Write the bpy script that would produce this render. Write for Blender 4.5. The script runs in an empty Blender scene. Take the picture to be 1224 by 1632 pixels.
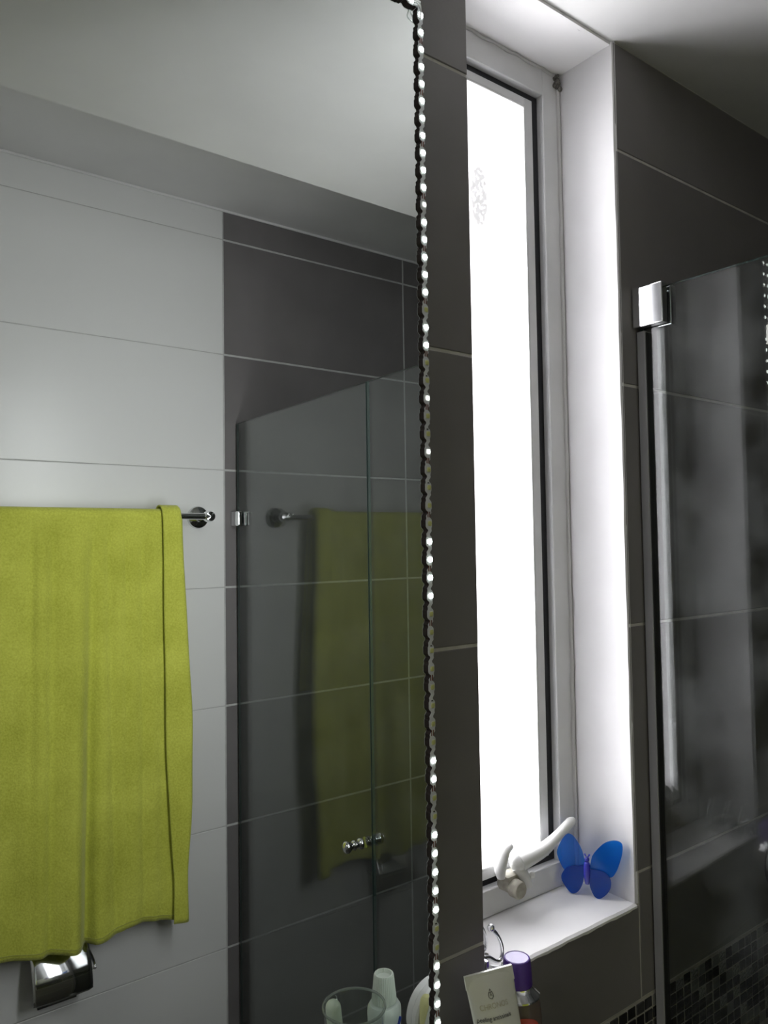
import bpy, bmesh, math, random
from mathutils import Vector, Matrix
random.seed(7)
scene = bpy.context.scene
COL = scene.collection

# ------------------------------------------------------------------ camera
CAM_D = 0.5775            # distance from the tiled mirror wall (y = 0)
cam_d = bpy.data.cameras.new('camera')
cam = bpy.data.objects.new('camera', cam_d)
COL.objects.link(cam)
cam_d.sensor_fit = 'HORIZONTAL'
cam_d.sensor_width = 36.0
cam_d.lens = 1219.28 / 1224.0 * 36.0
cam_d.clip_start = 0.01
fw = Vector((0.6045933, 0.79546871, 0.04118835))
rt = Vector((0.79642466, -0.60455939, -0.014687))
up = Vector((-0.01321775, -0.04168307, 0.99904345))
m = Matrix.Identity(4)
for i in range(3):
    m[i][0] = rt[i]; m[i][1] = up[i]; m[i][2] = -fw[i]
m[0][3], m[1][3], m[2][3] = 0.0, -CAM_D, 1.65
cam.matrix_world = m
scene.camera = cam

# ------------------------------------------------------------------ world and exposure
world = bpy.data.worlds.new('daylight')
scene.world = world
world.use_nodes = True
bg = world.node_tree.nodes['Background']
bg.inputs[0].default_value = (0.80, 0.88, 1.0, 1)
bg.inputs[1].default_value = 1.0
vs = scene.view_settings
vs.view_transform = 'Standard'
vs.look = 'None'
vs.gamma = 1.0
vs.use_curve_mapping = False
vs.exposure = 0.0
DAY, SPREAD = 15.0, 122.0
PANE = 2.2                # daylight scattered by the frosted window pane
LED = 15.0                # one LED chip
FILL_LAMP = 15.0                # diffuser of the added fill lamp
# daylight falling straight through the window, from just outside the pane
sky_d = bpy.data.lights.new('window_daylight', 'AREA')
sky_d.shape = 'RECTANGLE'; sky_d.size = 0.130; sky_d.size_y = 0.94
sky_d.spread = math.radians(SPREAD)
sky_d.energy = DAY
sky_d.color = (0.985, 0.985, 1.0)
sky = bpy.data.objects.new('window_daylight', sky_d)
COL.objects.link(sky)
sky.location = (0.6885, 0.110, 1.742)
sky.rotation_euler = (math.radians(-90), 0, 0)

# ------------------------------------------------------------------ materials
def new_mat(name):
    mt = bpy.data.materials.new(name)
    mt.use_nodes = True
    nt = mt.node_tree
    return mt, nt, nt.nodes['Principled BSDF']

def sock(b, *names):
    for n in names:
        if n in b.inputs:
            return b.inputs[n]

def mat(name, col, rough=0.5, metal=0.0, var=0.0, vscale=8.0, bump=0.0, bscale=60.0, coat=0.0, detail=4.0, spec=None, col2=None, stretch=None):
    mt, nt, b = new_mat(name)
    b.inputs['Base Color'].default_value = (*col, 1)
    b.inputs['Roughness'].default_value = rough
    b.inputs['Metallic'].default_value = metal
    if spec is not None:
        sock(b, 'Specular IOR Level').default_value = spec
    if coat:
        sock(b, 'Coat Weight').default_value = coat
        sock(b, 'Coat Roughness').default_value = 0.08
    if var or bump:
        tc = nt.nodes.new('ShaderNodeTexCoord')
        src = tc.outputs['Object']
        if stretch:
            mp = nt.nodes.new('ShaderNodeMapping')
            mp.inputs['Scale'].default_value = stretch
            nt.links.new(src, mp.inputs[0]); src = mp.outputs[0]
    if var:
        n = nt.nodes.new('ShaderNodeTexNoise')
        n.inputs['Scale'].default_value = vscale
        n.inputs['Detail'].default_value = detail
        nt.links.new(src, n.inputs['Vector'])
        r = nt.nodes.new('ShaderNodeValToRGB')
        r.color_ramp.elements[0].position = 0.3
        r.color_ramp.elements[1].position = 0.7
        c2 = col2 or [c * (1 - var) for c in col]
        r.color_ramp.elements[0].color = (*c2, 1)
        r.color_ramp.elements[1].color = (*[min(1, c * (1 + var * 0.5)) for c in col], 1)
        nt.links.new(n.outputs[0], r.inputs[0])
        nt.links.new(r.outputs[0], b.inputs['Base Color'])
        rr = nt.nodes.new('ShaderNodeMapRange')
        rr.inputs['To Min'].default_value = max(0.02, rough * 0.85)
        rr.inputs['To Max'].default_value = min(1, rough * 1.15)
        nt.links.new(n.outputs[0], rr.inputs[0])
        nt.links.new(rr.outputs[0], b.inputs['Roughness'])
    if bump:
        n2 = nt.nodes.new('ShaderNodeTexNoise')
        n2.inputs['Scale'].default_value = bscale
        n2.inputs['Detail'].default_value = 3
        nt.links.new(src, n2.inputs['Vector'])
        bp = nt.nodes.new('ShaderNodeBump')
        bp.inputs['Strength'].default_value = bump
        bp.inputs['Distance'].default_value = 0.002
        nt.links.new(n2.outputs[0], bp.inputs['Height'])
        nt.links.new(bp.outputs[0], b.inputs['Normal'])
    return mt

def emit_mat(name, col, strength, base=(0.9, 0.9, 0.9)):
    mt, nt, b = new_mat(name)
    b.inputs['Base Color'].default_value = (*base, 1)
    b.inputs['Roughness'].default_value = 0.4
    sock(b, 'Emission Color').default_value = (*col, 1)
    sock(b, 'Emission Strength').default_value = strength
    return mt

def both_sides_fresnel(nt, ior):
    """the same reflectance on the front and the back face of a thin sheet"""
    fr = nt.nodes.new('ShaderNodeFresnel')
    ge = nt.nodes.new('ShaderNodeNewGeometry')
    mp = nt.nodes.new('ShaderNodeMapRange')
    mp.inputs['To Min'].default_value = ior; mp.inputs['To Max'].default_value = 1.0 / ior
    nt.links.new(ge.outputs['Backfacing'], mp.inputs[0]); nt.links.new(mp.outputs[0], fr.inputs[0])
    return fr

def sheet_glass(name, tint, ior=1.5, haze=0.0):
    """clear sheet: see-through with a Fresnel reflection on each face, a trace of dried water film"""
    mt = bpy.data.materials.new(name)
    mt.use_nodes = True
    nt = mt.node_tree
    nt.nodes.clear()
    out = nt.nodes.new('ShaderNodeOutputMaterial')
    tr = nt.nodes.new('ShaderNodeBsdfTransparent'); tr.inputs[0].default_value = (*tint, 1)
    gl = nt.nodes.new('ShaderNodeBsdfGlossy'); gl.inputs['Roughness'].default_value = 0.0
    fr = both_sides_fresnel(nt, ior)
    mx = nt.nodes.new('ShaderNodeMixShader')
    nt.links.new(fr.outputs[0], mx.inputs[0]); nt.links.new(tr.outputs[0], mx.inputs[1]); nt.links.new(gl.outputs[0], mx.inputs[2])
    last = mx
    if haze:
        df = nt.nodes.new('ShaderNodeBsdfDiffuse'); df.inputs[0].default_value = (0.75, 0.78, 0.78, 1)
        m2 = nt.nodes.new('ShaderNodeMixShader')
        tc = nt.nodes.new('ShaderNodeTexCoord')
        n = nt.nodes.new('ShaderNodeTexNoise'); n.inputs['Scale'].default_value = 14; n.inputs['Detail'].default_value = 6
        nt.links.new(tc.outputs['Object'], n.inputs['Vector'])
        rm = nt.nodes.new('ShaderNodeMapRange'); rm.inputs['From Min'].default_value = 0.4; rm.inputs['From Max'].default_value = 0.8
        rm.inputs['To Max'].default_value = haze
        nt.links.new(n.outputs[0], rm.inputs[0]); nt.links.new(rm.outputs[0], m2.inputs[0])
        nt.links.new(mx.outputs[0], m2.inputs[1]); nt.links.new(df.outputs[0], m2.inputs[2])
        last = m2
    nt.links.new(last.outputs[0], out.inputs[0])
    return mt

def tinted_plastic(name, tint, body, solid):
    mt = bpy.data.materials.new(name)
    mt.use_nodes = True
    nt = mt.node_tree
    nt.nodes.clear()
    out = nt.nodes.new('ShaderNodeOutputMaterial')
    tr = nt.nodes.new('ShaderNodeBsdfTransparent'); tr.inputs[0].default_value = (*tint, 1)
    tl = nt.nodes.new('ShaderNodeBsdfTranslucent'); tl.inputs[0].default_value = (*body, 1)
    df = nt.nodes.new('ShaderNodeBsdfDiffuse'); df.inputs[0].default_value = (*body, 1)
    gl = nt.nodes.new('ShaderNodeBsdfGlossy'); gl.inputs['Roughness'].default_value = 0.12
    fr = both_sides_fresnel(nt, 1.45)
    a = nt.nodes.new('ShaderNodeMixShader'); a.inputs[0].default_value = 0.5
    nt.links.new(tl.outputs[0], a.inputs[1]); nt.links.new(df.outputs[0], a.inputs[2])
    b_ = nt.nodes.new('ShaderNodeMixShader'); b_.inputs[0].default_value = solid
    nt.links.new(tr.outputs[0], b_.inputs[1]); nt.links.new(a.outputs[0], b_.inputs[2])
    c_ = nt.nodes.new('ShaderNodeMixShader')
    nt.links.new(fr.outputs[0], c_.inputs[0]); nt.links.new(b_.outputs[0], c_.inputs[1]); nt.links.new(gl.outputs[0], c_.inputs[2])
    nt.links.new(c_.outputs[0], out.inputs[0])
    return mt

M = {}
M['dark_tile'] = mat('charcoal porcelain tile', (0.182, 0.170, 0.170), 0.45, var=0.16, vscale=5, bump=0.05, bscale=220)
M['white_tile'] = mat('white ceramic tile', (0.74, 0.74, 0.73), 0.30)
M['grout'] = mat('light grey grout', (0.52, 0.50, 0.47), 0.9, var=0.2, vscale=40)
M['white_grout'] = mat('pale grey grout', (0.52, 0.52, 0.51), 0.9, var=0.15, vscale=40)
M['mosaic_grout'] = mat('grey mosaic grout', (0.40, 0.38, 0.345), 0.9, var=0.2, vscale=60)
M['paint'] = mat('white painted plaster', (0.78, 0.775, 0.77), 0.75, var=0.05, vscale=6, bump=0.12, bscale=35)
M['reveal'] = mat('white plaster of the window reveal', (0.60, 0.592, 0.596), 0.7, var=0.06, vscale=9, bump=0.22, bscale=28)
M['sill'] = mat('white painted sill', (0.80, 0.79, 0.79), 0.6, var=0.05, vscale=9, bump=0.15, bscale=28)
M['frame'] = mat('grey white painted aluminium', (0.68, 0.68, 0.69), 0.42, var=0.08, vscale=14)
M['gasket'] = mat('black rubber gasket', (0.012, 0.012, 0.016), 0.6)
M['bead'] = mat('white glazing bead', (0.85, 0.85, 0.85), 0.4)
M['chrome'] = mat('polished chrome', (0.82, 0.83, 0.84), 0.06, 1.0)
M['wornchrome'] = mat('water marked chrome', (0.80, 0.81, 0.83), 0.10, 1.0, var=0.14, vscale=40, stretch=(1, 1, 0.35))
M['seal'] = mat('limescaled clear seal profile', (0.34, 0.34, 0.35), 0.35, var=0.35, vscale=24, stretch=(1, 1, 0.08))
M['black'] = mat('black plastic', (0.015, 0.015, 0.015), 0.5)
M['mirror'] = mat('silvered mirror', (0.86, 0.90, 0.875), 0.0, 1.0)
M['mirror_edge'] = mat('mirror backing', (0.20, 0.24, 0.23), 0.4)
M['pcb'] = mat('white circuit board', (0.62, 0.63, 0.66), 0.5)
M['tape'] = mat('dark adhesive tape', (0.022, 0.012, 0.012), 0.7)
M['copper'] = mat('dull copper pad', (0.16, 0.05, 0.035), 0.45, 0.4)
M['led_off'] = mat('yellow phosphor', (0.55, 0.56, 0.22), 0.35)
M['led_on'] = emit_mat('lit white led', (0.90, 1.0, 0.93), LED)
M['led_dim'] = emit_mat('faint white led', (0.95, 1.0, 0.92), 1.6)
M['resistor'] = mat('black resistor', (0.01, 0.01, 0.01), 0.4)
M['floor'] = mat('grey floor tile', (0.14, 0.135, 0.13), 0.4, var=0.1, vscale=5)
M['handle'] = mat('white plastic handle', (0.72, 0.72, 0.71), 0.38, var=0.05, vscale=60)
M['oldcatch'] = mat('weathered grey catch', (0.38, 0.36, 0.30), 0.6, var=0.35, vscale=120)
M['blue'] = tinted_plastic('translucent blue plastic', (0.10, 0.54, 0.92), (0.008, 0.20, 0.72), 0.36)
M['bluedeep'] = tinted_plastic('deeper blue plastic', (0.07, 0.38, 0.86), (0.006, 0.10, 0.52), 0.50)
M['bluebody'] = mat('glossy deep blue plastic', (0.03, 0.035, 0.42), 0.15, coat=0.6)
M['glass'] = sheet_glass('shower glass', (0.88, 0.905, 0.895), 1.60, haze=0.030)
M['glass_edge'] = mat('green glass edge', (0.045, 0.070, 0.064), 0.25)
M['clear'] = sheet_glass('clear tumbler plastic', (0.95, 0.97, 0.96), 1.45)
M['rim'] = tinted_plastic('thick clear rim', (0.85, 0.88, 0.87), (0.62, 0.66, 0.65), 0.35)
M['tube'] = mat('pearly cream tube', (0.66, 0.66, 0.60), 0.32, var=0.05, vscale=12, coat=0.3)
M['gold'] = mat('gold print', (0.50, 0.47, 0.36), 0.35, 0.2)
M['ink'] = mat('dark grey print', (0.03, 0.03, 0.035), 0.6)
M['brownprint'] = mat('brown print', (0.34, 0.16, 0.08), 0.5)
M['purple'] = mat('purple plastic cap', (0.085, 0.035, 0.26), 0.34, var=0.05, vscale=40)
M['oil'] = tinted_plastic('brown liquid in clear bottle', (0.60, 0.52, 0.46), (0.30, 0.245, 0.21), 0.70)
M['red'] = mat('red orange label', (0.55, 0.07, 0.03), 0.4, var=0.2, vscale=50)
M['labelwhite'] = mat('white print', (0.85, 0.78, 0.70), 0.5)
M['paste'] = mat('white toothpaste tube', (0.76, 0.82, 0.80), 0.3, coat=0.2)
M['pastecap'] = mat('white ribbed cap', (0.80, 0.85, 0.80), 0.42)
M['blueprint'] = mat('blue print', (0.02, 0.06, 0.45), 0.4)
M['brush'] = mat('pale mint plastic', (0.74, 0.84, 0.72), 0.3)
M['yellow'] = mat('pale yellow plastic', (0.84, 0.82, 0.42), 0.35)
M['whiteplastic'] = mat('matt white plastic', (0.74, 0.74, 0.76), 0.45)
M['shelf'] = mat('white stone shelf', (0.55, 0.55, 0.54), 0.3, var=0.1, vscale=12)
M['mould'] = mat('mouldy caulk', (0.16, 0.15, 0.14), 0.9, var=0.5, vscale=160, bump=0.5, bscale=240)
M['fill_base'] = mat('white fill lamp housing', (0.8, 0.8, 0.8), 0.4)
M['lamp'] = emit_mat('lit fill lamp diffuser', (1.0, 0.985, 0.95), FILL_LAMP)
M['darkmetal'] = mat('dark chrome', (0.42, 0.42, 0.44), 0.12, 1.0)

# mosaic glass chips
M['chip'] = [mat('black glass chip', (0.016, 0.016, 0.018), 0.14),
             mat('charcoal chip', (0.050, 0.050, 0.052), 0.22, var=0.3, vscale=300),
             mat('grey stone chip', (0.15, 0.15, 0.15), 0.4, var=0.2, vscale=200),
             mat('speckled chip', (0.26, 0.26, 0.25), 0.3, var=0.9, vscale=420, col2=(0.015, 0.015, 0.015), detail=1)]

# frosted pane: daylight shining through, with a smudge of dirt
pm, pnt, pb = new_mat('frosted pane lit by daylight')
pb.inputs['Base Color'].default_value = (0.8, 0.8, 0.82, 1)
pb.inputs['Roughness'].default_value = 0.5
tc = pnt.nodes.new('ShaderNodeTexCoord')
gr = pnt.nodes.new('ShaderNodeVectorMath'); gr.operation = 'SUBTRACT'
gr.inputs[1].default_value = (0.672, 0.098, 2.085)
pnt.links.new(tc.outputs['Object'], gr.inputs[0])
sc = pnt.nodes.new('ShaderNodeVectorMath'); sc.operation = 'MULTIPLY'
sc.inputs[1].default_value = (55.0, 0.0, 21.0)
pnt.links.new(gr.outputs[0], sc.inputs[0])
ln = pnt.nodes.new('ShaderNodeVectorMath'); ln.operation = 'LENGTH'
pnt.links.new(sc.outputs[0], ln.inputs[0])
mr = pnt.nodes.new('ShaderNodeMapRange')
mr.inputs['From Min'].default_value = 0.55; mr.inputs['From Max'].default_value = 1.0
mr.inputs['To Min'].default_value = 1.0; mr.inputs['To Max'].default_value = 0.0
pnt.links.new(ln.outputs['Value'], mr.inputs[0])
nz = pnt.nodes.new('ShaderNodeTexNoise'); nz.inputs['Scale'].default_value = 170; nz.inputs['Detail'].default_value = 2
pnt.links.new(tc.outputs['Object'], nz.inputs['Vector'])
mr2 = pnt.nodes.new('ShaderNodeMapRange'); mr2.inputs['From Min'].default_value = 0.36; mr2.inputs['From Max'].default_value = 0.56
pnt.links.new(nz.outputs[0], mr2.inputs[0])
mu = pnt.nodes.new('ShaderNodeMath'); mu.operation = 'MULTIPLY'
pnt.links.new(mr.outputs[0], mu.inputs[0]); pnt.links.new(mr2.outputs[0], mu.inputs[1])
mr3 = pnt.nodes.new('ShaderNodeMapRange')
mr3.inputs['From Max'].default_value = 0.5; mr3.inputs['To Min'].default_value = PANE; mr3.inputs['To Max'].default_value = 0.55
pnt.links.new(mu.outputs[0], mr3.inputs[0])
sock(pb, 'Emission Color').default_value = (0.985, 0.975, 1.0, 1)
pnt.links.new(mr3.outputs[0], sock(pb, 'Emission Strength'))
ptr = pnt.nodes.new('ShaderNodeBsdfTransparent')
pmx = pnt.nodes.new('ShaderNodeMixShader')
mr4 = pnt.nodes.new('ShaderNodeMapRange'); mr4.inputs['From Max'].default_value = 0.30; mr4.inputs['To Min'].default_value = 0.5; mr4.inputs['To Max'].default_value = 0.0
pnt.links.new(mu.outputs[0], mr4.inputs[0]); pnt.links.new(mr4.outputs[0], pmx.inputs[0])
pnt.links.new(pb.outputs[0], pmx.inputs[1]); pnt.links.new(ptr.outputs[0], pmx.inputs[2])
pnt.links.new(pmx.outputs[0], pnt.nodes['Material Output'].inputs[0])
M['pane'] = pm

# terry towel
tm, tnt, tb = new_mat('lime green terry')
tb.inputs['Roughness'].default_value = 0.95
sock(tb, 'Specular IOR Level').default_value = 0.1
sock(tb, 'Sheen Weight').default_value = 0.25
tc = tnt.nodes.new('ShaderNodeTexCoord')
n1 = tnt.nodes.new('ShaderNodeTexNoise'); n1.inputs['Scale'].default_value = 260; n1.inputs['Detail'].default_value = 3
n2 = tnt.nodes.new('ShaderNodeTexNoise'); n2.inputs['Scale'].default_value = 9; n2.inputs['Detail'].default_value = 5
for n in (n1, n2):
    tnt.links.new(tc.outputs['Object'], n.inputs['Vector'])
ad = tnt.nodes.new('ShaderNodeMath'); ad.operation = 'ADD'
tnt.links.new(n1.outputs[0], ad.inputs[0]); tnt.links.new(n2.outputs[0], ad.inputs[1])
rp = tnt.nodes.new('ShaderNodeValToRGB')
rp.color_ramp.elements[0].position = 0.35; rp.color_ramp.elements[0].color = (0.46, 0.485, 0.062, 1)
rp.color_ramp.elements[1].position = 0.70; rp.color_ramp.elements[1].color = (0.70, 0.73, 0.125, 1)
hv = tnt.nodes.new('ShaderNodeMath'); hv.operation = 'MULTIPLY'; hv.inputs[1].default_value = 0.5
tnt.links.new(ad.outputs[0], hv.inputs[0]); tnt.links.new(hv.outputs[0], rp.inputs[0])
tnt.links.new(rp.outputs[0], tb.inputs['Base Color'])
bp = tnt.nodes.new('ShaderNodeBump'); bp.inputs['Strength'].default_value = 0.6; bp.inputs['Distance'].default_value = 0.002
tnt.links.new(n1.outputs[0], bp.inputs['Height']); tnt.links.new(bp.outputs[0], tb.inputs['Normal'])
M['towel'] = tm
M['hem'] = mat('lime green woven hem', (0.42, 0.44, 0.10), 0.9, var=0.15, vscale=200)

# ------------------------------------------------------------------ mesh helpers (all coordinates in metres, world space)
def base_of(parent):
    v = Vector((0, 0, 0))
    while parent is not None:
        v += parent.location
        parent = parent.parent
    return v

def link(name, me, material=None, parent=None, loc=None):
    o = bpy.data.objects.new(name, me)
    COL.objects.link(o)
    if parent is not None:
        o.parent = parent
    if loc is not None:
        o.location = Vector(loc) - base_of(parent)
    if material is not None:
        me.materials.append(material)
    return o

def obj(name, bm, material, parent=None, smooth=False, origin=None):
    """bm in world coordinates; object origin at the parent's origin (or at origin)"""
    off = Vector(origin) if origin is not None else base_of(parent)
    bmesh.ops.recalc_face_normals(bm, faces=bm.faces)
    bmesh.ops.translate(bm, verts=bm.verts, vec=-off)
    me = bpy.data.meshes.new(name)
    bm.to_mesh(me); bm.free()
    if smooth:
        me.polygons.foreach_set('use_smooth', [True] * len(me.polygons))
        try:
            me.set_sharp_from_angle(angle=math.radians(38))
        except Exception:
            pass
    return link(name, me, material, parent, off if (parent is None or origin is not None) else None)

def thing(name, label, cat, loc, group=None):
    o = bpy.data.objects.new(name, None)
    COL.objects.link(o)
    o.empty_display_size = 0.02
    o.location = loc
    return tag(o, label, cat, group)

def tag(o, label=None, cat=None, group=None, kind=None):
    if label: o['label'] = label
    if cat: o['category'] = cat
    if group: o['group'] = group
    if kind: o['kind'] = kind
    return o

def bx(bm, x0, x1, y0, y1, z0, z1, bevel=0.0, seg=2):
    r = bmesh.ops.create_cube(bm, size=1.0)
    vs_ = r['verts']
    bmesh.ops.scale(bm, vec=(x1 - x0, y1 - y0, z1 - z0), verts=vs_)
    bmesh.ops.translate(bm, vec=((x0 + x1) / 2, (y0 + y1) / 2, (z0 + z1) / 2), verts=vs_)
    if bevel:
        es = list({e for v in vs_ for e in v.link_edges})
        bmesh.ops.bevel(bm, geom=es, offset=bevel, segments=seg, affect='EDGES', profile=0.5)
    return bm

def box(*a, **k):
    return bx(bmesh.new(), *a, **k)

def lathe(bm, prof, c, axis=(0, 0, 1), seg=32, ribs=None):
    """prof: (radius, height) pairs from start to end along axis"""
    ax = Vector(axis).normalized()
    t = Vector((1, 0, 0)) if abs(ax.x) < 0.9 else Vector((0, 1, 0))
    e1 = (t - ax * t.dot(ax)).normalized(); e2 = ax.cross(e1)
    c = Vector(c); rings = []
    for r, h in prof:
        ring = []
        for i in range(seg):
            a = 2 * math.pi * i / seg
            rr = r if not ribs else r * (1 + (ribs if i % 2 else 0))
            ring.append(bm.verts.new(c + ax * h + e1 * (rr * math.cos(a)) + e2 * (rr * math.sin(a))))
        rings.append(ring)
    for a, b in zip(rings, rings[1:]):
        for i in range(seg):
            bm.faces.new((a[i], a[(i + 1) % seg], b[(i + 1) % seg], b[i]))
    if prof[0][0] > 1e-6: bm.faces.new(rings[0][::-1])
    if prof[-1][0] > 1e-6: bm.faces.new(rings[-1])
    return bm

def spline(pts, n):
    """Catmull-Rom through points, n samples per span"""
    P = [Vector(p) for p in pts]
    P = [P[0] * 2 - P[1]] + P + [P[-1] * 2 - P[-2]]
    out = []
    for i in range(1, len(P) - 2):
        for k in range(n):
            t = k / n
            a, b, c, d = P[i - 1], P[i], P[i + 1], P[i + 2]
            out.append(0.5 * ((2 * b) + (c - a) * t + (2 * a - 5 * b + 4 * c - d) * t * t + (3 * b - a - 3 * c + d) * t ** 3))
    out.append(P[-2])
    return out

def sweep(bm, path, rad, seg=12, up_=(0, 0, 1), flat=1.0):
    """tube along a path; rad a number or a list; flat squeezes the section along up_"""
    path = [Vector(p) for p in path]
    n = len(path)
    rings = []
    for i, p in enumerate(path):
        d = (path[min(i + 1, n - 1)] - path[max(i - 1, 0)]).normalized()
        u = Vector(up_)
        s = d.cross(u)
        if s.length < 1e-4: s = d.cross(Vector((1, 0, 0.3)))
        s.normalize(); w = s.cross(d)
        r = rad[i] if isinstance(rad, (list, tuple)) else rad
        rings.append([bm.verts.new(p + s * (r * math.cos(2 * math.pi * k / seg)) + w * (r * flat * math.sin(2 * math.pi * k / seg))) for k in range(seg)])
    for a, b in zip(rings, rings[1:]):
        for k in range(seg):
            bm.faces.new((a[k], a[(k + 1) % seg], b[(k + 1) % seg], b[k]))
    bm.faces.new(rings[0][::-1]); bm.faces.new(rings[-1])
    return bm

def ball(bm, c, r, seg=20):
    res = bmesh.ops.create_uvsphere(bm, u_segments=seg, v_segments=seg // 2, radius=r)
    bmesh.ops.translate(bm, verts=res['verts'], vec=c)
    return bm

def prism(bm, poly, to3, thick):
    """closed 2-D polygon extruded; to3(s, t, d) gives the 3-D point"""
    n = len(poly)
    a = [bm.verts.new(to3(s, t, 0)) for s, t in poly]
    b = [bm.verts.new(to3(s, t, thick)) for s, t in poly]
    bm.faces.new(a); bm.faces.new(b[::-1])
    for i in range(n):
        bm.faces.new((a[i], b[i], b[(i + 1) % n], a[(i + 1) % n]))
    return bm

def text_obj(name, body, size, mw, material, parent, depth=0.0001, shear=0.0, align='CENTER'):
    cu = bpy.data.curves.new(name, 'FONT')
    cu.body = body; cu.size = size; cu.extrude = depth; cu.align_x = align; cu.shear = shear
    tmp = bpy.data.objects.new(name, cu)
    COL.objects.link(tmp)
    dg = bpy.context.evaluated_depsgraph_get()
    me = bpy.data.meshes.new_from_object(tmp.evaluated_get(dg))
    bpy.data.objects.remove(tmp); bpy.data.curves.remove(cu)
    me.transform(mw)
    me.transform(Matrix.Translation(-base_of(parent)))
    me.name = name
    me.materials.clear()
    return link(name, me, material, parent)

# ------------------------------------------------------------------ room shell
RX0, RX1 = -1.35, 2.08
YB = -1.2552              # face of the tiles on the opposite wall
ZS, ZC2 = 2.290, 2.532    # lowered ceiling along the window wall, main ceiling
YSOF = -0.570
WX0, WX1, WZ0, WZ1 = 0.558, 0.8185, 1.205, 2.290   # window opening
G = 0.0010                # recess of the grout behind the tile faces
ROWS = [2.148 - 0.3022 * k for k in range(0, 8)]   # joint heights

floor = tag(obj('floor', box(RX0 - .1, RX1 + .1, YB - .12, .30, -0.06, 0.0), M['floor']), kind='structure')

# ceiling: main slab, lowered part by the window with its riser
bm = bmesh.new()
bx(bm, RX0 - .1, RX1 + .1, YB - .12, YSOF, ZC2, ZC2 + .06)
bx(bm, RX0 - .1, RX1 + .1, YSOF, 0.30, ZS, ZC2 + .06)
tag(obj('ceiling', bm, M['paint']), kind='structure')

tag(obj('wall_left', box(RX0 - .1, RX0, YB - .1, .2, 0, ZC2), M['white_tile']), kind='structure')
tag(obj('wall_right', box(RX1, RX1 + .1, YB - .1, .2, 0, ZC2), M['dark_tile']), kind='structure')

# wall with mirror and window: backing (grout face) in four blocks round the opening
bm = bmesh.new()
bx(bm, RX0, WX0, G, 0.20, 0, ZS)
bx(bm, WX1, RX1, G, 0.20, 0, ZS)
bx(bm, WX0, WX1, G, 0.20, 0, WZ0 - 0.012)
wall_front = tag(obj('wall_front', bm, M['grout']), kind='structure')

wall_back = tag(obj('wall_back', box(RX0, RX1, YB - 0.1, YB - 0.0009, 0, ZC2), M['white_grout']), kind='structure')

TILES = {}
def tile(x0, x1, z0, z1, y, face, material, parent, gap, t):
    """a rectangular tile with eased edges; face = -1 faces -y, +1 faces +y"""
    w, h = round(x1 - x0 - gap, 4), round(z1 - z0 - gap, 4)
    key = (w, h, face, material.name, t)
    if key not in TILES:
        b = bmesh.new(); e = 0.0009
        fr = [(-w / 2 + e, -h / 2 + e), (w / 2 - e, -h / 2 + e), (w / 2 - e, h / 2 - e), (-w / 2 + e, h / 2 - e)]
        md = [(-w / 2, -h / 2), (w / 2, -h / 2), (w / 2, h / 2), (-w / 2, h / 2)]
        A = [b.verts.new((x, 0, z)) for x, z in fr]
        B = [b.verts.new((x, -face * e * .7, z)) for x, z in md]
        C = [b.verts.new((x, -face * t, z)) for x, z in md]
        b.faces.new(A)
        for i in range(4):
            j = (i + 1) % 4
            b.faces.new((A[i], A[j], B[j], B[i])); b.faces.new((B[i], B[j], C[j], C[i]))
        bmesh.ops.recalc_face_normals(b, faces=b.faces)
        me = bpy.data.meshes.new('tile'); b.to_mesh(me); b.free()
        # open at the back: make sure the front face points out
        if me.polygons[0].normal.y * face < 0: me.flip_normals()
        me.materials.append(material)
        TILES[key] = me
    o = bpy.data.objects.new('tile', TILES[key]); COL.objects.link(o)
    o.parent = parent
    o.location = Vector(((x0 + x1) / 2, y + random.uniform(-.0002, .0002), (z0 + z1) / 2)) - base_of(parent)
    return o

GX = 0.8235               # vertical joint under the window
GAP = 0.0036
MOS_T, MOS_B = 1.0895, 0.9410
zs = [ZS] + ROWS[:4]
for a, b in zip(zs[1:], zs):            # rows above the window sill joint
    for x0, x1 in ((GX - 2 * .602, GX - .602), (GX - .602, WX0 + .0030)):
        tile(x0, x1, a, b, 0, -1, M['dark_tile'], wall_front, GAP, G)
    tile(WX1 - .0012, GX + .602, a, b, 0, -1, M['dark_tile'], wall_front, GAP, G)
    tile(GX + .602, RX1, a, b, 0, -1, M['dark_tile'], wall_front, GAP, G)
# row of the sill: left tile is notched round the opening
bm = bmesh.new()
x0, x1, z0, z1 = GX - .602 + GAP / 2, GX - GAP / 2, MOS_T + GAP / 2, ROWS[3] - GAP / 2
poly = [(x0, z0), (x1, z0), (x1, WZ0 - .004), (WX0 + .0012, WZ0 - .004), (WX0 + .0012, z1), (x0, z1)]
prism(bm, poly, lambda s, t, d: Vector((s, d, t)), G)
obj('tile', bm, M['dark_tile'], wall_front)
tile(GX, GX + .602, MOS_T, ROWS[3], 0, -1, M['dark_tile'], wall_front, GAP, G)
tile(GX + .602, RX1, MOS_T, ROWS[3], 0, -1, M['dark_tile'], wall_front, GAP, G)
tile(GX - 2 * .602, GX - .602, MOS_T, ROWS[3], 0, -1, M['dark_tile'], wall_front, GAP, G)
# below the mosaic band
zz = [MOS_B, ROWS[5], ROWS[6], ROWS[7], 0.0]
for b, a in zip(zz, zz[1:]):
    for x0, x1 in ((GX - 2 * .602, GX - .602), (GX - .602, GX), (GX, GX + .602), (GX + .602, RX1)):
        tile(x0, x1, a, b, 0, -1, M['dark_tile'], wall_front, GAP, G)
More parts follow.
